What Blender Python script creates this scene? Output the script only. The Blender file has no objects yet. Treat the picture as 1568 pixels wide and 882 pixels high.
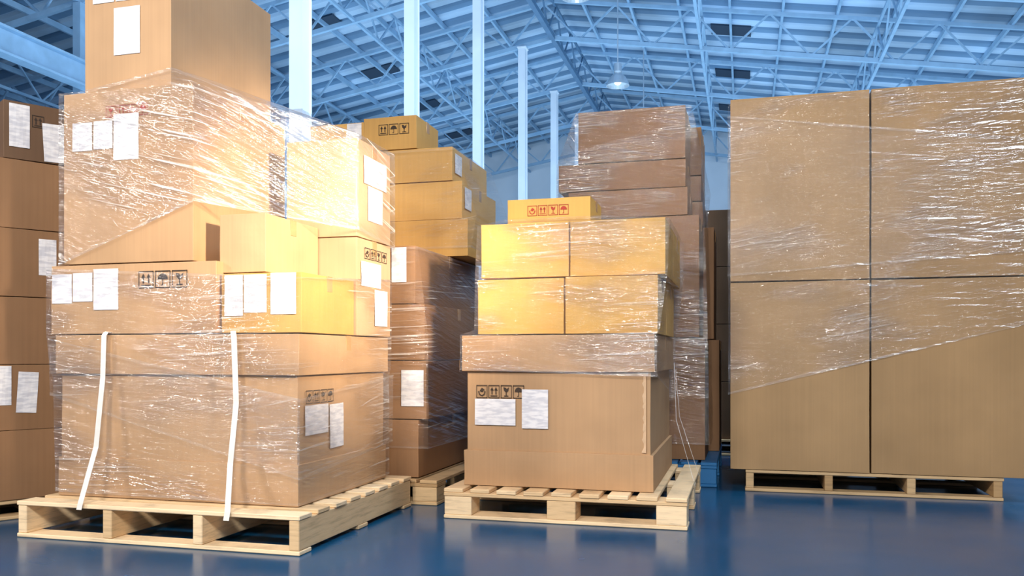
import bpy, bmesh, math, random
from mathutils import Vector, Matrix, noise
random.seed(11)
S = bpy.context.scene
COL = S.collection
S.view_settings.view_transform = 'Standard'

# ---------------------------------------------------------------- materials
def newmat(name):
    m = bpy.data.materials.new(name); m.use_nodes = True
    nt = m.node_tree
    b = nt.nodes['Principled BSDF']
    return m, nt, b
def N(nt, t, **kw):
    n = nt.nodes.new(t)
    for k, v in kw.items(): setattr(n, k, v)
    return n
def L(nt, a, b): nt.links.new(a, b)
def mapping(nt, coord='Object', scale=(1,1,1), rot=(0,0,0)):
    tc = N(nt, 'ShaderNodeTexCoord'); out = tc.outputs[coord]
    if any(rot):
        m0 = N(nt, 'ShaderNodeMapping'); m0.inputs['Rotation'].default_value = rot
        L(nt, out, m0.inputs['Vector']); out = m0.outputs['Vector']
    mp = N(nt, 'ShaderNodeMapping'); mp.inputs['Scale'].default_value = scale
    L(nt, out, mp.inputs['Vector']); return mp.outputs['Vector']
def noise_tex(nt, vec, scale, detail=3, rough=.5):
    n = N(nt, 'ShaderNodeTexNoise'); n.inputs['Scale'].default_value = scale
    n.inputs['Detail'].default_value = detail; n.inputs['Roughness'].default_value = rough
    if vec is not None: L(nt, vec, n.inputs['Vector'])
    return n.outputs['Fac']
def ramp(nt, fac, stops):
    r = N(nt, 'ShaderNodeValToRGB'); e = r.color_ramp.elements
    while len(e) < len(stops): e.new(0.5)
    for i, (p, c) in enumerate(stops):
        e[i].position = p; e[i].color = (c[0], c[1], c[2], 1) if not isinstance(c, (int, float)) else (c, c, c, 1)
    L(nt, fac, r.inputs['Fac']); return r.outputs['Color']
def mul(nt, a, b):
    m = N(nt, 'ShaderNodeMix', data_type='RGBA', blend_type='MULTIPLY')
    m.inputs['Factor'].default_value = 1
    L(nt, a, m.inputs[6]); L(nt, b, m.inputs[7]); return m.outputs[2]
def bump(nt, h, strength, dist):
    b = N(nt, 'ShaderNodeBump'); b.inputs['Strength'].default_value = strength
    b.inputs['Distance'].default_value = dist; L(nt, h, b.inputs['Height']); return b.outputs['Normal']

def cardboard(name, c):
    m, nt, b = newmat(name)
    v = mapping(nt)
    f = noise_tex(nt, v, 2.3, 3)
    col = ramp(nt, f, [(.3, [x*.86 for x in c]), (.7, [min(1, x*1.08) for x in c])])
    v2 = mapping(nt, scale=(90, 90, 1.2))
    f2 = noise_tex(nt, v2, 1.0, 1)
    col = mul(nt, col, ramp(nt, f2, [(.3, .96), (.7, 1.02)]))
    oi = N(nt, 'ShaderNodeObjectInfo')
    col = mul(nt, col, ramp(nt, oi.outputs['Random'], [(0, (.9, .89, .87)), (1, (1.0, 1.0, 1.0))]))
    L(nt, col, b.inputs['Base Color'])
    b.inputs['Roughness'].default_value = .62
    b.inputs['Specular IOR Level'].default_value = .3
    L(nt, bump(nt, f, .3, .03), b.inputs['Normal'])
    return m
KRAFT = cardboard('kraft_cardboard', (.51, .315, .17))
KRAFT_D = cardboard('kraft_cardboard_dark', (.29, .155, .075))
KRAFT_DD = cardboard('kraft_cardboard_shaded', (.16, .09, .05))  # shade over the dim rear stacks is put into this colour
KRAFT_P = cardboard('kraft_cardboard_pale', (.54, .35, .205))
YELLOW = cardboard('yellow_cardboard', (.70, .405, .105))
YELLOW_D = cardboard('ochre_cardboard', (.60, .345, .105))
TANR = cardboard('tan_cardboard', (.445, .28, .135))

def simple(name, c, rough=.5, metal=0, spec=.5, nscale=None, amp=.1):
    m, nt, b = newmat(name)
    if nscale:
        f = noise_tex(nt, mapping(nt), nscale, 3)
        L(nt, ramp(nt, f, [(.3, [x*(1-amp) for x in c]), (.7, [min(1, x*(1+amp)) for x in c])]), b.inputs['Base Color'])
    else: b.inputs['Base Color'].default_value = (*c, 1)
    b.inputs['Roughness'].default_value = rough; b.inputs['Metallic'].default_value = metal
    b.inputs['Specular IOR Level'].default_value = spec
    return m
TAPE = simple('brown_packing_tape', (.44, .26, .12), .22, nscale=12)
TORN = simple('torn_cardboard_edge', (.58, .40, .25), .8, nscale=20)
INK = simple('black_ink', (.045, .028, .018), .8)
RED = simple('red_ink', (.42, .05, .03), .8)
STRAP = simple('white_strap_plastic', (.74, .71, .66), .4, nscale=30, amp=.05)
STEEL = simple('painted_steel_blue', (.10, .20, .32), .5, nscale=3)
STEELW = simple('painted_steel_pale', (.33, .50, .66), .5, nscale=3)
WHITECOL = simple('white_column_paint', (.84, .89, .95), .5, nscale=1.5, amp=.05)
WALLW = simple('white_wall_panel', (.82, .87, .92), .7, nscale=.6, amp=.05)
DARKV = simple('dark_vent_glass', (.01, .03, .06), .5)
BLUEP = simple('blue_pallet_plastic', (.03, .20, .48), .45, nscale=6)
ALU = simple('lamp_aluminium', (.55, .62, .68), .3, metal=.6, nscale=6, amp=.04)

def wood(name, c):
    m, nt, b = newmat(name)
    v = mapping(nt, scale=(2.5, 2.5, 34))
    f = noise_tex(nt, v, 2.2, 5, .65)
    col = ramp(nt, f, [(.25, [x*.58 for x in c]), (.5, c), (.8, [min(1, x*1.12) for x in c])])
    g = N(nt, 'ShaderNodeNewGeometry')
    col = mul(nt, col, ramp(nt, g.outputs['Random Per Island'], [(0, (.74, .66, .56)), (1, (1.0, 1.0, 1.0))]))
    L(nt, col, b.inputs['Base Color']); b.inputs['Roughness'].default_value = .7
    L(nt, bump(nt, f, .3, .004), b.inputs['Normal'])
    return m
PINE = wood('pine_wood', (.92, .70, .44))
PINE_D = wood('pine_wood_aged', (.62, .43, .23))

def label_mat():
    m, nt, b = newmat('white_paper_label')
    v = mapping(nt, scale=(14, 14, 60))
    f = noise_tex(nt, v, 1.3, 2)
    L(nt, ramp(nt, f, [(.40, (.60, .60, .65)), (.6, (.80, .79, .81))]), b.inputs['Base Color'])
    b.inputs['Roughness'].default_value = .5
    return m
LABEL = label_mat()

def film_mat(name, rot=.12, haze=.015, streak=.30, gloss=.05, lo=.54, dist=.03, gp=.12):
    m, nt, b = newmat(name)
    nt.nodes.remove(b)
    out = [n for n in nt.nodes if n.type == 'OUTPUT_MATERIAL'][0]
    v1 = mapping(nt, 'UV', (1.6, 75, 1), (0, 0, -rot))
    v2 = mapping(nt, 'UV', (2.2, 28, 1), (0, 0, -rot+.22))
    v3 = mapping(nt, 'UV', (1.6, 4.0, 1), (0, 0, -rot))
    n1 = noise_tex(nt, v1, 1.0, 3, .6); n2 = noise_tex(nt, v2, 1.0, 2, .6); n3 = noise_tex(nt, v3, 1.0, 2)
    a = N(nt, 'ShaderNodeMath', operation='MULTIPLY_ADD'); L(nt, n1, a.inputs[0]); a.inputs[1].default_value = .4; L(nt, n2, a.inputs[2])
    bw = bump(nt, a.outputs[0], 1.0, dist)
    s = ramp(nt, n1, [(.58, 0.0), (.68, 1.0)])
    patch = ramp(nt, n3, [(lo, 0.0), (lo+.12, 1.0)])
    st = mul(nt, s, patch)
    f = N(nt, 'ShaderNodeMath', operation='MULTIPLY_ADD'); L(nt, st, f.inputs[0])
    f.inputs[1].default_value = streak; f.inputs[2].default_value = haze
    tr = N(nt, 'ShaderNodeBsdfTransparent')
    p = N(nt, 'ShaderNodeBsdfDiffuse'); p.inputs['Color'].default_value = (.9, .88, .86, 1)
    mx = N(nt, 'ShaderNodeMixShader'); L(nt, f.outputs[0], mx.inputs[0]); L(nt, tr.outputs[0], mx.inputs[1]); L(nt, p.outputs[0], mx.inputs[2])
    gl = N(nt, 'ShaderNodeBsdfGlossy'); gl.inputs['Roughness'].default_value = .09; L(nt, bw, gl.inputs['Normal'])
    lw = N(nt, 'ShaderNodeLayerWeight'); lw.inputs['Blend'].default_value = .5
    pw = N(nt, 'ShaderNodeMath', operation='POWER'); L(nt, lw.outputs['Facing'], pw.inputs[0]); pw.inputs[1].default_value = 4
    g2 = N(nt, 'ShaderNodeMath', operation='MULTIPLY_ADD'); L(nt, patch, g2.inputs[0]); g2.inputs[1].default_value = gp
    g3 = N(nt, 'ShaderNodeMath', operation='MULTIPLY_ADD'); L(nt, pw.outputs[0], g3.inputs[0]); g3.inputs[1].default_value = .2; g3.inputs[2].default_value = gloss
    L(nt, g3.outputs[0], g2.inputs[2])
    mx2 = N(nt, 'ShaderNodeMixShader'); L(nt, g2.outputs[0], mx2.inputs[0]); L(nt, mx.outputs[0], mx2.inputs[1]); L(nt, gl.outputs[0], mx2.inputs[2])
    L(nt, mx2.outputs[0], out.inputs['Surface'])
    return m
FILM = film_mat('stretch_film_plastic', .04, .015, .45, .055, .45, gp=.16)
FILM2 = film_mat('stretch_film_plastic_diagonal', .20, .014, .30, .04, .50)
FILM3 = film_mat('stretch_film_plastic_taut', -.22, .03, .75, .07, .42)
FILM4 = film_mat('stretch_film_plastic_smooth', .10, .02, .25, .018, .54, gp=.04)
HEM = film_mat('stretch_film_folded_edge', .02, .05, .22, .06, .50)

def floor_mat():
    m, nt, b = newmat('blue_epoxy_floor')
    v = mapping(nt)
    f = noise_tex(nt, v, .8, 4)
    L(nt, ramp(nt, f, [(.3, (.003, .058, .140)), (.7, (.006, .080, .185))]), b.inputs['Base Color'])
    L(nt, ramp(nt, noise_tex(nt, v, 2.5, 3), [(.3, .16), (.7, .28)]), b.inputs['Roughness'])
    b.inputs['Specular IOR Level'].default_value = .45
    L(nt, bump(nt, f, .06, .01), b.inputs['Normal'])
    return m
FLOOR = floor_mat()
def roof_mat():
    m, nt, b = newmat('roof_sheet_metal')
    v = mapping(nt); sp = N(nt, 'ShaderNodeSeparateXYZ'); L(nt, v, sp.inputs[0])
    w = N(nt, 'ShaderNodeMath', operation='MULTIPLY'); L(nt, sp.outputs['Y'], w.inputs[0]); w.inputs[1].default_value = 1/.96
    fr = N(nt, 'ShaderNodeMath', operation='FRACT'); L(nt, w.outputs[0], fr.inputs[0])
    c1 = ramp(nt, fr.outputs[0], [(.0, (.13, .24, .37)), (.45, (.18, .31, .46)), (.52, (.54, .68, .82)), (.95, (.50, .64, .78))])  # bright bands of skylight glow put into the sheet colour as stripes
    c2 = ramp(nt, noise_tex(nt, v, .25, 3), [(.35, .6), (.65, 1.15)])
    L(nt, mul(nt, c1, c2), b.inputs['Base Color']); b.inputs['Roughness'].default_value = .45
    return m
ROOF = roof_mat()

# ---------------------------------------------------------------- mesh helpers
def obj_from_bm(bm, name, mats, loc=(0,0,0), rot=0, parent=None, smooth=False):
    me = bpy.data.meshes.new(name); bm.to_mesh(me); bm.free()
    for mt in (mats if isinstance(mats, (list, tuple)) else [mats]): me.materials.append(mt)
    if smooth:
        for p in me.polygons: p.use_smooth = True
    o = bpy.data.objects.new(name, me); COL.objects.link(o)
    o.location = loc; o.rotation_euler = (0, 0, rot)
    if parent: o.parent = parent
    return o
def bevel(o, w, seg=2, ang=50):
    md = o.modifiers.new('bevel', 'BEVEL'); md.width = w; md.segments = seg
    md.limit_method = 'ANGLE'; md.angle_limit = math.radians(ang)
def slab(bm, x0, x1, y0, y1, z0, z1, mi=0):
    vs = [bm.verts.new(p) for p in [(x0,y0,z0),(x1,y0,z0),(x1,y1,z0),(x0,y1,z0),(x0,y0,z1),(x1,y0,z1),(x1,y1,z1),(x0,y1,z1)]]
    for f in [(0,3,2,1),(4,5,6,7),(0,1,5,4),(1,2,6,5),(2,3,7,6),(3,0,4,7)]:
        fc = bm.faces.new([vs[i] for i in f]); fc.material_index = mi
def beam(bm, p0, p1, w, h=None):
    h = h or w
    p0 = Vector(p0); p1 = Vector(p1); d = (p1-p0).normalized()
    up = Vector((0,0,1)) if abs(d.z) < .95 else Vector((0,1,0))
    s = d.cross(up).normalized()*w/2; u = s.cross(d).normalized()*h/2
    vs = [bm.verts.new(p+a*s+b*u) for p in (p0, p1) for a, b in ((-1,-1),(1,-1),(1,1),(-1,1))]
    for f in [(0,1,2,3),(7,6,5,4),(0,4,5,1),(1,5,6,2),(2,6,7,3),(3,7,4,0)]:
        bm.faces.new([vs[i] for i in f])

def add_carton(bm, cx, cy, z0, w, d, h, bulge=.003, jit=.0015):
    t = bmesh.new()
    bmesh.ops.create_cube(t, size=1)
    bmesh.ops.subdivide_edges(t, edges=t.edges[:], cuts=7, use_grid_fill=True)
    sd = random.random()*50
    for v in t.verts:
        x, y, z = v.co
        o = Vector((0,0,0))
        if abs(x) > .49: o.x = math.copysign(1, x)*bulge*math.cos(math.pi*y)*math.cos(math.pi*z)
        if abs(y) > .49: o.y = math.copysign(1, y)*bulge*math.cos(math.pi*x)*math.cos(math.pi*z)
        n = noise.noise_vector(Vector((x*2+sd, y*2, z*2)))*jit*1.5
        v.co = Vector((x*w+cx, y*d+cy, (z+.5)*h+z0)) + o + n
    me = bpy.data.meshes.new('tmp'); t.to_mesh(me); t.free(); bm.from_mesh(me); bpy.data.meshes.remove(me)
def carton(x0, x1, y0, y1, z0, z1, mat, tape=True, parts=None, org=(0,0), rot=0, name='cardboard_box', tapey=False):
    g = .002
    w, d, h = x1-x0-2*g, y1-y0-2*g, z1-z0-.003
    c = Vector(((x0+x1)/2, (y0+y1)/2, 0))
    wc = Matrix.Rotation(rot, 3, 'Z') @ c + Vector((org[0], org[1], z0+.001))
    bm = bmesh.new()
    if parts:
        for (ex, zz0, zz1) in parts:
            add_carton(bm, 0, 0, zz0, w+2*ex, d+2*ex, zz1-zz0)
    else: add_carton(bm, 0, 0, 0, w, d, h)
    if tape:
        t = .0035; ex = parts[-1][0] if parts else 0
        W, D = w/2+ex, d/2+ex; dn = min(.07, h*.35)
        if tapey:
            slab(bm, -.025, .025, -D-t, D+t, h-.004, h+.0012, 1)
            for s in (-1, 1): slab(bm, -.025, .025, min(s*D, s*(D+t)), max(s*D, s*(D+t)), h-dn, h, 1)
        else:
            slab(bm, -W-t, W+t, -.025, .025, h-.004, h+.0012, 1)
            for s in (-1, 1): slab(bm, min(s*W, s*(W+t)), max(s*W, s*(W+t)), -.025, .025, h-dn, h, 1)
    o = obj_from_bm(bm, name, [mat, TAPE], wc, rot)
    bevel(o, .006, 2)
    o['w'] = w; o['d'] = d; o['h'] = h; o['cx'] = c.x; o['cy'] = c.y; o['z0'] = z0
    return o
def face_xf(o, face, off=.0048):
    if face == 'front': return lambda u, z, e=0: (u-o['cx'], -o['d']/2-off-e, z-o['z0'])
    return lambda u, z, e=0: (o['w']/2+off+e, u-o['cy'], z-o['z0'])
def paper(o, face, u0, u1, z0, z1, tilt=0, off=.0048, mat=None, name='shipping_label'):
    f = face_xf(o, face, off); bm = bmesh.new()
    n = 6; cu, cz = (u0+u1)/2, (z0+z1)/2
    rows = []
    for j in range(n+1):
        rw = []
        for i in range(n+1):
            u = u0+(u1-u0)*i/n; z = z0+(z1-z0)*j/n
            uu = cu+(u-cu)*math.cos(tilt)-(z-cz)*math.sin(tilt); zz = cz+(u-cu)*math.sin(tilt)+(z-cz)*math.cos(tilt)
            rw.append(bm.verts.new(f(uu, zz, .0006*math.sin(i*1.7+j)+.0006)))
        rows.append(rw)
    for j in range(n):
        for i in range(n): bm.faces.new([rows[j][i], rows[j][i+1], rows[j+1][i+1], rows[j+1][i]])
    return obj_from_bm(bm, name, mat or LABEL, parent=o)
def icons(o, face, u0, u1, z0, z1, kinds, mat=None, off=.0048):
    f = face_xf(o, face, off); bm = bmesh.new()
    n = len(kinds); cw = (u1-u0)/n
    def P(pts, ox):
        vs = [bm.verts.new(f(u0+ox+p[0]*cw*.9, z0+p[1]*(z1-z0))) for p in pts]
        bm.faces.new(vs)
    def R(a, b, c, d, ox): P([(a,c),(b,c),(b,d),(a,d)], ox)
    for i, k in enumerate(kinds):
        ox = i*cw; t = .055
        R(0,1,0,t,ox); R(0,1,1-t,1,ox); R(0,t,0,1,ox); R(1-t,1,0,1,ox)
        if k == 'up':
            for c in (.32, .68):
                R(c-.05, c+.05, .28, .65, ox); P([(c-.15,.6),(c+.15,.6),(c,.86)], ox)
            R(.18, .82, .14, .21, ox)
        if k == 'umb':
            P([(.5+.34*math.cos(a), .5+.34*math.sin(a)) for a in [math.pi*j/10 for j in range(11)]], ox)
            R(.47, .53, .18, .5, ox); R(.38, .53, .14, .2, ox)
        if k == 'glass':
            P([(.25,.85),(.3,.6),(.42,.48),(.58,.48),(.7,.6),(.75,.85),(.55,.7),(.48,.8)], ox)
            R(.46, .54, .2, .5, ox); R(.3, .7, .14, .21, ox)
        if k == 'hand':
            P([(.3,.55),(.55,.45),(.75,.65),(.5,.8)], ox)
            P([(.15,.5),(.25,.25),(.5,.14),(.5,.22),(.32,.32),(.25,.55)], ox)
            P([(.85,.5),(.75,.25),(.5,.14),(.5,.22),(.68,.32),(.75,.55)][::-1], ox)
    return obj_from_bm(bm, 'handling_symbols', mat or INK, parent=o)

def stringer_pallet(x0, x1, y0, y1, h, mat, nd=8, name='wooden_pallet', org=None, rot=0):
    cx, cy = (x0+x1)/2, (y0+y1)/2; W, D = x1-x0, y1-y0
    bm = bmesh.new(); tb = .019
    for i in range(4):
        x = -W/2+.004+(W-.008-.045)*i/3
        slab(bm, x, x+.045, -D/2+.004, D/2-.004, tb, h-tb)
    for i in range(nd):
        bw = .105; y = -D/2+(D-bw)*i/(nd-1); j = random.uniform(-.006, .006)
        slab(bm, -W/2+j, W/2+j, y, y+bw, h-tb+.0005, h)
    for i in range(3):
        bw = .10; y = -D/2+(D-bw)*i/2
        slab(bm, -W/2, W/2, y, y+bw, 0.001, tb-.0005)
    loc = (cx, cy, 0)
    if org: v = Matrix.Rotation(rot, 3, 'Z') @ Vector((cx, cy, 0)); loc = (v.x+org[0], v.y+org[1], 0)
    o = obj_from_bm(bm, name, mat, loc, rot); bevel(o, .003, 1, 30); return o
def block_pallet(x0, x1, y0, y1, h, mat, name='wooden_pallet', nd=9):
    cx, cy = (x0+x1)/2, (y0+y1)/2; W, D = x1-x0, y1-y0
    bm = bmesh.new(); tb = .019; bw = .145
    for i in range(3):
        y = -D/2+(D-bw)*i/2
        slab(bm, -W/2, W/2, y, y+bw, 0.001, tb)
        slab(bm, -W/2, W/2, y, y+bw, h-2*tb, h-tb-.0005)
        for k in range(3):
            x = -W/2+(W-bw)*k/2
            slab(bm, x+.003, x+bw-.003, y+.003, y+bw-.003, tb+.0003, h-2*tb-.0003)
    for i in range(nd):
        b2 = .098; x = -W/2+(W-b2)*i/(nd-1); j = random.uniform(-.006, .006)
        slab(bm, x, x+b2, -D/2+j, D/2+j, h-tb, h)
    o = obj_from_bm(bm, name, mat, (cx, cy, 0)); bevel(o, .003, 1, 30); return o

def film(rings, mat=None, name='stretch_film', wob=.003, hem=(True, True)):
    bm = bmesh.new(); uvl = bm.loops.layers.uv.new('UVMap')
    nc = len(rings[0])
    segs = [max(2, int((Vector(rings[0][i])-Vector(rings[0][(i+1) % nc])).length/.07)) for i in range(nc)]
    def resample(r):
        pts = []; per = 0
        for i in range(nc):
            a, b = Vector(r[i]), Vector(r[(i+1) % nc]); n = segs[i]
            for k in range(n): pts.append((a.lerp(b, k/n), per+(b-a).length*k/n))
            per += (b-a).length
        pts.append((Vector(r[0]), per)); return pts
    R = [resample(r) for r in rings]
    rows = []
    cen = sum((p for p, _ in R[0]), Vector())/len(R[0])
    for k in range(len(R)-1):
        dist = max((R[k][i][0]-R[k+1][i][0]).length for i in range(len(R[k])))
        m = max(1, int(dist/.06))
        for j in range(m + (1 if k == len(R)-2 else 0)):
            t = j/m; row = []
            for (a, ua), (b, ub) in zip(R[k], R[k+1]):
                p = a.lerp(b, t); nrm = Vector((p.x-cen.x, p.y-cen.y, 0)).normalized()
                w = noise.noise(Vector((p.x*3, p.y*3, p.z*9)))*.5+.5
                row.append((p+nrm*w*wob, ua*(1-t)+ub*t, p.z))
            rows.append(row)
    def strip(rows, mi):
        V = [[bm.verts.new(p) for p, u, z in row] for row in rows]
        for j in range(len(rows)-1):
            for i in range(len(rows[0])-1):
                f = bm.faces.new([V[j][i], V[j][i+1], V[j+1][i+1], V[j+1][i]]); f.material_index = mi
                for lp, (jj, ii) in zip(f.loops, [(j,i),(j,i+1),(j+1,i+1),(j+1,i)]):
                    lp[uvl].uv = (rows[jj][ii][1], rows[jj][ii][2])
    strip(rows, 0)
    for on, row, sg in ((hem[0], rows[0], 1), (hem[1], rows[-1], -1)):
        if not on: continue
        a = []; b = []
        for p, u, z in row:
            nrm = Vector((p.x-cen.x, p.y-cen.y, 0)).normalized()*.0015
            wv = .012+.010*noise.noise(Vector((u*3, z*4, 3.3)))
            a.append((p+nrm, u, z)); b.append((p+nrm+Vector((0, 0, sg*wv)), u, z+sg*wv))
        strip([a, b], 1)
    return obj_from_bm(bm, name, [mat or FILM, HEM])
def rect(x0, x1, y0, y1, z):
    if not isinstance(z, (list, tuple)): z = [z]*4
    return [(x0,y0,z[0]),(x1,y0,z[1]),(x1,y1,z[2]),(x0,y1,z[3])]
def ribbon(pts, w, name, mat, axis=(1,0,0)):
    bm = bmesh.new(); a = Vector(axis)*w/2; prev = None
    for p in pts:
        p = Vector(p); cur = (bm.verts.new(p-a), bm.verts.new(p+a))
        if prev: bm.faces.new([prev[0], prev[1], cur[1], cur[0]])
        prev = cur
    o = obj_from_bm(bm, name, mat); md = o.modifiers.new('s', 'SOLIDIFY'); md.thickness = .0015; return o

# ---------------------------------------------------------------- room shell
XL, XR, YB, YF = -27, 16, 40, -7
bm = bmesh.new(); slab(bm, XL, XR, YF, YB, -.1, 0); obj_from_bm(bm, 'floor', FLOOR)
RX, RZ, SL = -5.6, 11.8, .167
def rz(x): return RZ-SL*abs(x-RX)
bm = bmesh.new(); slab(bm, XL, XR, YB, YB+.2, 0, 11.8); obj_from_bm(bm, 'wall_far', WALLW)
bm = bmesh.new(); slab(bm, XL-.2, XL, YF, YB, 0, rz(XL)); obj_from_bm(bm, 'wall_left', WALLW)
bm = bmesh.new(); slab(bm, XR, XR+.2, YF, YB, 0, rz(XR)); obj_from_bm(bm, 'wall_right', WALLW)
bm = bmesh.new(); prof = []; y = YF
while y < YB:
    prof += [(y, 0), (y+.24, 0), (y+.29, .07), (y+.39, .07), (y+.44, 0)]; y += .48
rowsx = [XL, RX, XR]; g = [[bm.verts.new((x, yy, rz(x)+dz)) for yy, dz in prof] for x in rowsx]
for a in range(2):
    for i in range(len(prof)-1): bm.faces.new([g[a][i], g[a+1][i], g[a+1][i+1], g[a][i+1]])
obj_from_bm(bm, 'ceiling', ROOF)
bm = bmesh.new(); x = XL+.5
while x < XR:
    beam(bm, (x, YF, rz(x)-.09), (x, YB, rz(x)-.09), .07, .16); x += 1.45
obj_from_bm(bm, 'roof_purlins', STEELW)
TY = [2.7, 7.2, 11.68, 16.19, 20.69, 25.2, 29.7, 34.2, 38.7]
def bz(x): return rz(x)-1.35
for ty in TY:
    bm = bmesh.new()
    for xa, xb in ((XL+.1, RX), (RX, XR-.1)):
        beam(bm, (xa, ty, bz(xa)), (xb, ty, bz(xb)), .10, .12); beam(bm, (xa, ty, rz(xa)-.22), (xb, ty, rz(xb)-.22), .09, .1)
    x = XL+.2; up = True
    while x < XR-1.2:
        x2 = x+1.1
        za, zb = (bz(x), rz(x2)-.22) if up else (rz(x)-.22, bz(x2))
        beam(bm, (x, ty, za), (x2, ty, zb), .05); up = not up; x = x2
    obj_from_bm(bm, 'roof_truss', STEELW)
for lx in (-19.5, -14.7, -10, RX, -1.2, 3.6, 8.4, 13):
    bm = bmesh.new(); zt, zb = rz(lx)-.25, rz(lx)-1.35
    beam(bm, (lx, YF, zt), (lx, YB-.1, zt), .07); beam(bm, (lx, YF, zb), (lx, YB-.1, zb), .08 if lx != RX else .14)
    y = YF; up = True
    while y < YB-1.2:
        beam(bm, (lx, y, zb if up else zt), (lx, y+1.125, zt if up else zb), .045); up = not up; y += 1.125
    obj_from_bm(bm, 'roof_girder', STEELW if lx != RX else STEEL)
for vx in (-12.2, -.4, -20):
    for vy in (9.5, 14, 18.5, 22.9, 27.2, 31.4, 35.8):
        bm = bmesh.new(); a = vx-.6; b = vx+.6
        vs = []
        for dz in (-.05, .0):
            for xx, yy in ((a, vy-.4), (b, vy-.4), (b, vy+.4), (a, vy+.4)): vs.append(bm.verts.new((xx, yy, rz(xx)+dz)))
        for f in [(0,3,2,1),(4,5,6,7),(0,1,5,4),(1,2,6,5),(2,3,7,6),(3,0,4,7)]: bm.faces.new([vs[i] for i in f])
        obj_from_bm(bm, 'roof_vent', DARKV)
CX = -6.55
for cy in [11.68, 16.19, 20.69, 25.2, 29.7, 34.2, 38.7]:
    bm = bmesh.new()
    slab(bm, CX-.11, CX+.11, cy-.15, cy-.125, 0, 10.2)
    slab(bm, CX-.11, CX+.11, cy+.125, cy+.15, 0, 10.2)
    slab(bm, CX-.09, CX+.09, cy-.125, cy+.125, 0, 10.2)
    slab(bm, CX-.2, CX+.2, cy-.22, cy+.22, 0, .03)
    slab(bm, CX-.14, CX+.14, cy-.17, cy+.17, 10.2, 10.24)
    obj_from_bm(bm, 'support_column', WHITECOL)
for cy in (7.17, 11.68, 16.19, 20.69, 25.2, 29.7, 34.2):
    bm = bmesh.new(); beam(bm, (-14.7, cy, 0), (-14.7, cy, rz(-14.7)-1.4), .2, .25); slab(bm, -14.9, -14.5, cy-.2, cy+.2, 0, .03)
    obj_from_bm(bm, 'steel_post', STEELW)
bm = bmesh.new()
slab(bm, -14.55, -14.25, YF, YB-.1, 7.38, 7.43); slab(bm, -14.55, -14.25, YF, YB-.1, 6.85, 6.9); slab(bm, -14.43, -14.37, YF, YB-.1, 6.9, 7.38)
obj_from_bm(bm, 'overhead_girder', STEELW)
EM = bpy.data.materials.new('lamp_glow'); EM.use_nodes = True
EM.node_tree.nodes['Principled BSDF'].inputs['Emission Color'].default_value = (.9, .95, 1, 1)
EM.node_tree.nodes['Principled BSDF'].inputs['Emission Strength'].default_value = 3
for ly in (11, 17, 22.9, 29, 35):
    lx, lz = -3.3, 8.1
    bm = bmesh.new()
    prof = [(.045, .62), (.10, .60), (.11, .38), (.09, .34), (.14, .30), (.22, .22), (.29, .08), (.31, 0), (.30, 0), (.27, .08), (.18, .2), (.08, .27)]
    n = 24; rg = [[bm.verts.new((r*math.cos(2*math.pi*k/n), r*math.sin(2*math.pi*k/n), z)) for k in range(n)] for r, z in prof]
    for a in range(len(prof)-1):
        for k in range(n): bm.faces.new([rg[a][k], rg[a][(k+1) % n], rg[a+1][(k+1) % n], rg[a+1][k]])
    beam(bm, (0, 0, .6), (0, 0, rz(lx)-lz), .03)
    lamp = obj_from_bm(bm, 'pendant_lamp', ALU, (lx, ly, lz), smooth=False)
    bm = bmesh.new(); bmesh.ops.create_uvsphere(bm, u_segments=16, v_segments=10, radius=.10)
    b = obj_from_bm(bm, 'bulb', EM, (0, 0, .12), parent=lamp, smooth=True)

# ---------------------------------------------------------------- left front load
stringer_pallet(-3.10, -1.71, 3.04, 4.22, .16, PINE)
base = carton(-3.04, -1.81, 3.21, 4.12, .162, .896, KRAFT, parts=[(.0, 0, .175), (-.010, .14, .60), (.008, .555, .731)])
paper(base, 'right', 3.27, 3.48, .456, .585, off=.0); paper(base, 'right', 3.495, 3.63, .38, .58, .02, off=.0)
icons(base, 'right', 3.28, 3.54, .592, .65, ['hand', 'up', 'glass', 'umb'], off=-.001)
A = carton(-3.07, -2.20, 3.2, 4.1, .898, 1.213, KRAFT)
paper(A, 'front', -3.06, -2.95, 1.038, 1.171); paper(A, 'front', -2.945, -2.838, 1.045, 1.175); paper(A, 'front', -2.832, -2.70, 1.006, 1.19)
icons(A, 'front', -2.593, -2.334, 1.098, 1.175, ['up', 'umb', 'glass'])
B = carton(-2.19, -1.80, 3.22, 3.72, .898, 1.158, YELLOW_D)
paper(B, 'front', -2.17, -2.08, .971, 1.148); paper(B, 'front', -2.075, -1.965, .985, 1.148); paper(B, 'front', -1.946, -1.825, .976, 1.152)
C = carton(-2.22, -1.99, 3.25, 3.72, 1.162, 1.420, KRAFT)
E = carton(-3.0, -2.315, 3.2, 3.97, 1.215, 1.994, KRAFT)
paper(E, 'front', -2.947, -2.84, 1.727, 1.854); paper(E, 'front', -2.832, -2.73, 1.73, 1.856); paper(E, 'front', -2.725, -2.593, 1.675, 1.88)
icons(E, 'front', -2.765, -2.54, 1.868, 1.92, ['glass', 'up', 'hand', 'umb'], RED)
D1 = carton(-2.17, -1.79, 3.73, 4.13, .898, 1.373, KRAFT_P)
D2 = carton(-2.17, -1.79, 3.73, 4.13, 1.375, 1.85, KRAFT_P)
F = carton(-2.93, -2.465, 3.25, 4.08, 1.997, 2.645, KRAFT)
paper(F, 'front', -2.766, -2.626, 2.165, 2.38); paper(F, 'front', -2.88, -2.765, 2.41, 2.5); paper(F, 'front', -2.755, -2.63, 2.41, 2.5)
paper(D2, 'right', 3.80, 4.07, 1.643, 1.78); paper(D2, 'right', 3.845, 4.02, 1.466, 1.637)
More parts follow.
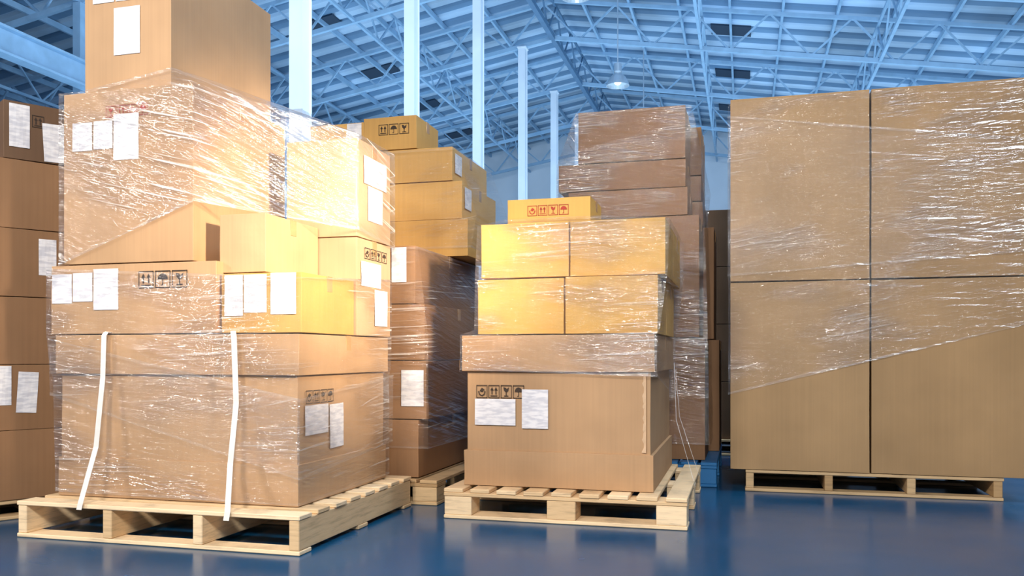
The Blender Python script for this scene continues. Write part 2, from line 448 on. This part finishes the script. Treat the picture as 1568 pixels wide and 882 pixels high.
paper(D1, 'right', 3.77, 4.0, 1.14, 1.26); paper(D1, 'right', 3.925, 4.08, .95, 1.13)
icons(D1, 'right', 3.81, 4.08, 1.275, 1.33, ['hand', 'up', 'glass', 'umb'])
film([rect(-3.045, -1.80, 3.203, 4.13, [.18, .17, .18, .18]), rect(-3.05, -1.80, 3.195, 4.13, .70), rect(-3.06, -1.795, 3.188, 4.14, .73), rect(-3.08, -1.79, 3.186, 4.14, .9), rect(-3.08, -1.79, 3.186, 4.14, [1.2, 1.13, 1.2, 1.2])])
film([rect(-3.055, -1.79, 3.182, 4.15, [.62, .28, .35, .5]), rect(-3.06, -1.785, 3.176, 4.15, [.88, .62, .7, .8])], FILM2)
h5 = lambda o, z: [(-3.012-o, 3.187-o, z[0]), (-2.30+o, 3.185-o, z[1]), (-1.775+o, 3.715, z[2]), (-1.775+o, 4.15, z[3]), (-3.012-o, 4.15, z[4])]
film([h5(0, [1.21, 1.47, 1.40, 1.36, 1.3]), h5(0.0, [1.995, 1.985, 1.86, 1.86, 1.95]),
      [(-2.95, 3.235, 2.01), (-2.45, 3.235, 2.08), (-2.445, 3.6, 2.12), (-2.445, 4.10, 2.10), (-2.95, 4.10, 2.02)]], FILM3, wob=.002)
ribbon([(-2.75, 3.6, .905), (-2.75, 3.18, .905), (-2.75, 3.168, .89), (-2.75, 3.16, .7), (-2.75, 3.12, .4), (-2.75, 3.028, .165), (-2.75, 3.02, .14)], .026, 'packing_strap', STRAP)
ribbon([(-2.10, 3.19, .905), (-2.10, 3.175, .905), (-2.09, 3.166, .88), (-2.075, 3.16, .6), (-2.07, 3.11, .35), (-2.03, 3.03, .165), (-2.03, 3.02, .13)], .026, 'packing_strap', STRAP)

# ---------------------------------------------------------------- centre load
block_pallet(-1.43, -.25, 3.95, 5.2, .148, PINE)
G = carton(-1.365, -.415, 4.065, 5.15, .15, .905, KRAFT, parts=[(.0, 0, .175), (-.014, .14, .6), (.008, .572, .752)])
paper(G, 'front', -1.307, -1.096, .453, .584, off=-.004); paper(G, 'front', -1.063, -.93, .44, .633, off=-.004)
icons(G, 'front', -1.30, -1.046, .588, .653, ['hand', 'up', 'glass', 'umb'], off=-.006)
bm = bmesh.new(); fx = face_xf(G, 'front', -.0095); pr = None; zz = .335
while zz < .72:
    w_ = .004+.010*abs(noise.noise(Vector((zz*40, 1.3, 0))))+(.005 if int(zz*55) % 3 == 0 else 0)
    cur = (bm.verts.new(fx(-.458-w_, zz)), bm.verts.new(fx(-.452, zz, .004)))
    if pr: bm.faces.new([pr[0], pr[1], cur[1], cur[0]])
    pr = cur; zz += .009
obj_from_bm(bm, 'torn_flap_edge', TORN, parent=G)
for (a, b, yy, z0, z1) in [(-1.30, -.853, 4.09, .908, 1.185), (-.850, -.397, 4.09, .908, 1.19), (-1.295, -.837, 4.13, 1.193, 1.468), (-.833, -.364, 4.13, 1.193, 1.468)]:
    carton(a, b, yy, yy+.47, z0, z1, YELLOW)
    carton(a, b, yy+.48, yy+.95, z0, z1, YELLOW)
I = carton(-1.23, -.775, 4.4, 4.75, 1.471, 1.64, YELLOW)
icons(I, 'front', -1.117, -.889, 1.545, 1.60, ['hand', 'up', 'glass', 'umb'], RED)
film([rect(-1.378, -.398, 4.05, 5.165, [.73, .70, .55, .7]), rect(-1.378, -.398, 4.05, 5.165, .905), rect(-1.31, -.388, 4.075, 5.15, .93), rect(-1.308, -.352, 4.08, 5.12, 1.20), rect(-1.308, -.345, 4.118, 5.10, 1.46), rect(-1.24, -.70, 4.38, 4.9, 1.53)])
for ya_, za_, yb_ in ((4.9, .76, 4.5), (5.0, .72, 4.9)):
    ribbon([(-.385, ya_, za_), (-.36, (ya_+yb_)/2+.02, .45), (-.245, yb_, .12)], .006, 'packing_strap', STRAP, (0, 1, 0))

# ---------------------------------------------------------------- right load
stringer_pallet(.005, 1.375, 5.21, 6.4, .128, PINE_D)
for (a, b) in ((-.081, .690), (.697, 1.50)):
    for (c, d) in ((.13, 1.235), (1.24, 2.32)): carton(a, b, 5.2, 6.4, c, d, TANR)
film([rect(-.09, 1.51, 5.188, 6.415, [.57, .98, .9, .6]), rect(-.09, 1.51, 5.188, 6.415, [1.3, 1.35, 1.3, 1.3]), rect(-.09, 1.51, 5.188, 6.415, [2.30, 2.31, 2.3, 2.3])], FILM2, hem=(True, False))
film([rect(-.095, 1.515, 5.182, 6.425, [1.27, 1.37, 1.35, 1.25]), rect(-.095, 1.515, 5.182, 6.425, [2.22, 1.98, 2.2, 2.2])], FILM4, hem=(True, True))

# ---------------------------------------------------------------- behind centre (tall)
block_pallet(-1.2, -.16, 5.30, 6.5, .15, BLUEP, name='plastic_pallet')
J = [(-1.15, -.232, .152, .912), (-1.15, -.268, .915, 1.68), (-1.10, -.34, 1.683, 1.858), (-1.165, -.352, 1.86, 2.035), (-1.036, -.353, 2.038, 2.37)]
for a, b, c, d in J:
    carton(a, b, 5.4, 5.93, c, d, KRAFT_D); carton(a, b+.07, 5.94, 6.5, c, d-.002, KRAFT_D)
film([rect(-1.16, -.21, 5.385, 6.55, .25), rect(-1.16, -.22, 5.385, 6.55, .93), rect(-1.16, -.24, 5.385, 6.55, 1.65), rect(-1.17, -.27, 5.385, 6.60, 1.8), rect(-1.17, -.25, 5.385, 6.65, 2.03), rect(-1.045, -.32, 5.385, 6.55, 2.36)], FILM, wob=.008)
stringer_pallet(-.35, .8, 7.0, 8.1, .13, PINE_D)
z = .132
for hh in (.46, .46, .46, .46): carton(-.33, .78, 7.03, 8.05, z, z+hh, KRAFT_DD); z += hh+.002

# ---------------------------------------------------------------- behind left/centre
block_pallet(-2.65, -1.58, 4.26, 5.5, .135, PINE_D)
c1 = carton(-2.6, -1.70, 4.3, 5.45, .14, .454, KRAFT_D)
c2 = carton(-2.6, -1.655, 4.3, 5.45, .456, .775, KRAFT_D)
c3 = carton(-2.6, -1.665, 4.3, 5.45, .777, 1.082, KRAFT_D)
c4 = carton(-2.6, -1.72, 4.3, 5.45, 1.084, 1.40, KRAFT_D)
paper(c4, 'front', -1.857, -1.77, 1.2, 1.39); paper(c2, 'front', -1.80, -1.67, .526, .722)
ya = carton(-2.7, -1.605, 4.86, 5.44, 1.403, 1.63, YELLOW_D); yb = carton(-2.7, -1.647, 4.88, 5.6, 1.632, 1.865, YELLOW_D)
yc = carton(-2.7, -1.71, 4.88, 5.6, 1.867, 2.075, YELLOW_D)
yd = carton(-2.30, -1.943, 4.88, 5.27, 2.078, 2.285, YELLOW_D); ye = carton(-2.68, -2.305, 4.90, 5.3, 2.078, 2.27, YELLOW_D)
icons(yd, 'front', -2.195, -1.986, 2.17, 2.236, ['up', 'umb', 'glass']); paper(ye, 'front', -2.42, -2.32, 2.16, 2.262)
paper(yc, 'right', 4.92, 5.05, 1.92, 2.04); paper(yb, 'right', 4.92, 5.05, 1.7, 1.83)
film([rect(-2.62, -1.64, 4.285, 5.47, .3), rect(-2.62, -1.64, 4.285, 5.47, .9), rect(-2.62, -1.70, 4.285, 5.47, 1.39)])
film([rect(-2.72, -1.585, 4.85, 5.63, 1.45), rect(-2.72, -1.55, 4.85, 5.66, 1.65), rect(-2.72, -1.69, 4.86, 5.62, 2.06)], FILM2, wob=.012)

# ---------------------------------------------------------------- far left (rotated)
OR, RT = (-3.467, 3.30), math.radians(59)
stringer_pallet(-.12, .66, .01, .9, .095, PINE_D, org=OR, rot=RT)
zs = [.097, .437, .759, 1.09, 1.424, 1.762, 2.046]
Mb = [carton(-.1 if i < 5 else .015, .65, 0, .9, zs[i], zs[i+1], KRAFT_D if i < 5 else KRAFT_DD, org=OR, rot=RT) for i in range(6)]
def pm(o, *a): paper(o, 'front', *a)
pm(Mb[5], .04, .13, 1.82, 2.03); pm(Mb[5], .19, .29, 1.77, 1.96, .05); pm(Mb[3], .17, .25, 1.20, 1.38)
pm(Mb[1], -.03, .05, .56, .75); pm(Mb[1], .075, .165, .52, .72, -.06)
icons(Mb[5], 'front', .14, .20, 1.93, 1.99, ['up'])

# ---------------------------------------------------------------- lights
def area(loc, tgt, size, power, color, sy=None):
    l = bpy.data.lights.new('area', 'AREA'); l.energy = power; l.size = size; l.color = color
    if sy: l.shape = 'RECTANGLE'; l.size_y = sy
    o = bpy.data.objects.new('area_light', l); COL.objects.link(o); o.location = loc
    o.rotation_euler = (Vector(tgt)-Vector(loc)).to_track_quat('-Z', 'Y').to_euler(); return o
area((.5, -1.2, 3.4), (-.2, 4.8, 1.0), .7, 215, (1, .95, .88))  # this and the next two: added unseen lamps for highlights on the film
area((-1.9, -.6, 3.2), (-1.2, 4.0, 1.0), .5, 135, (1, .93, .85))
area((-5.6, -.6, 3.2), (-2.4, 3.6, 1.2), .6, 130, (1, .92, .83))
area((-3, 19, 4.5), (-3, 19.01, 12), 24, 3500, (.48, .74, 1.0), 32)  # added unseen uplight that brightens the ceiling
area((3, 5, 9.2), (-6.5, 24, 7), 2, 1600, (.75, .88, 1.0))  # added unseen lamp that lifts the columns and trusses
sp = bpy.data.lights.new('warm', 'SPOT'); sp.energy = 2000; sp.color = (1, .81, .60); sp.spot_size = math.radians(34); sp.spot_blend = 1; sp.shadow_soft_size = .15  # added spot out of view, stands in for the warm lens flare glow
so = bpy.data.objects.new('warm_spot_light', sp); COL.objects.link(so); so.location = (1.2, 1.9, 2.2)
so.rotation_euler = (Vector((-1.85, 3.75, 1.35))-Vector(so.location)).to_track_quat('-Z', 'Y').to_euler()
W = bpy.data.worlds.new('w'); S.world = W; W.use_nodes = True
W.node_tree.nodes['Background'].inputs[0].default_value = (.70, .82, 1, 1); W.node_tree.nodes['Background'].inputs[1].default_value = .40

# ---------------------------------------------------------------- camera
cd = bpy.data.cameras.new('camera'); cam = bpy.data.objects.new('camera', cd); COL.objects.link(cam)
cam.location = (0, 0, .8); cam.rotation_euler = (math.radians(90), 0, math.radians(15.3))
cd.sensor_width = 36; cd.lens = 29.85; cd.shift_y = .0663; cd.clip_end = 200
S.camera = cam
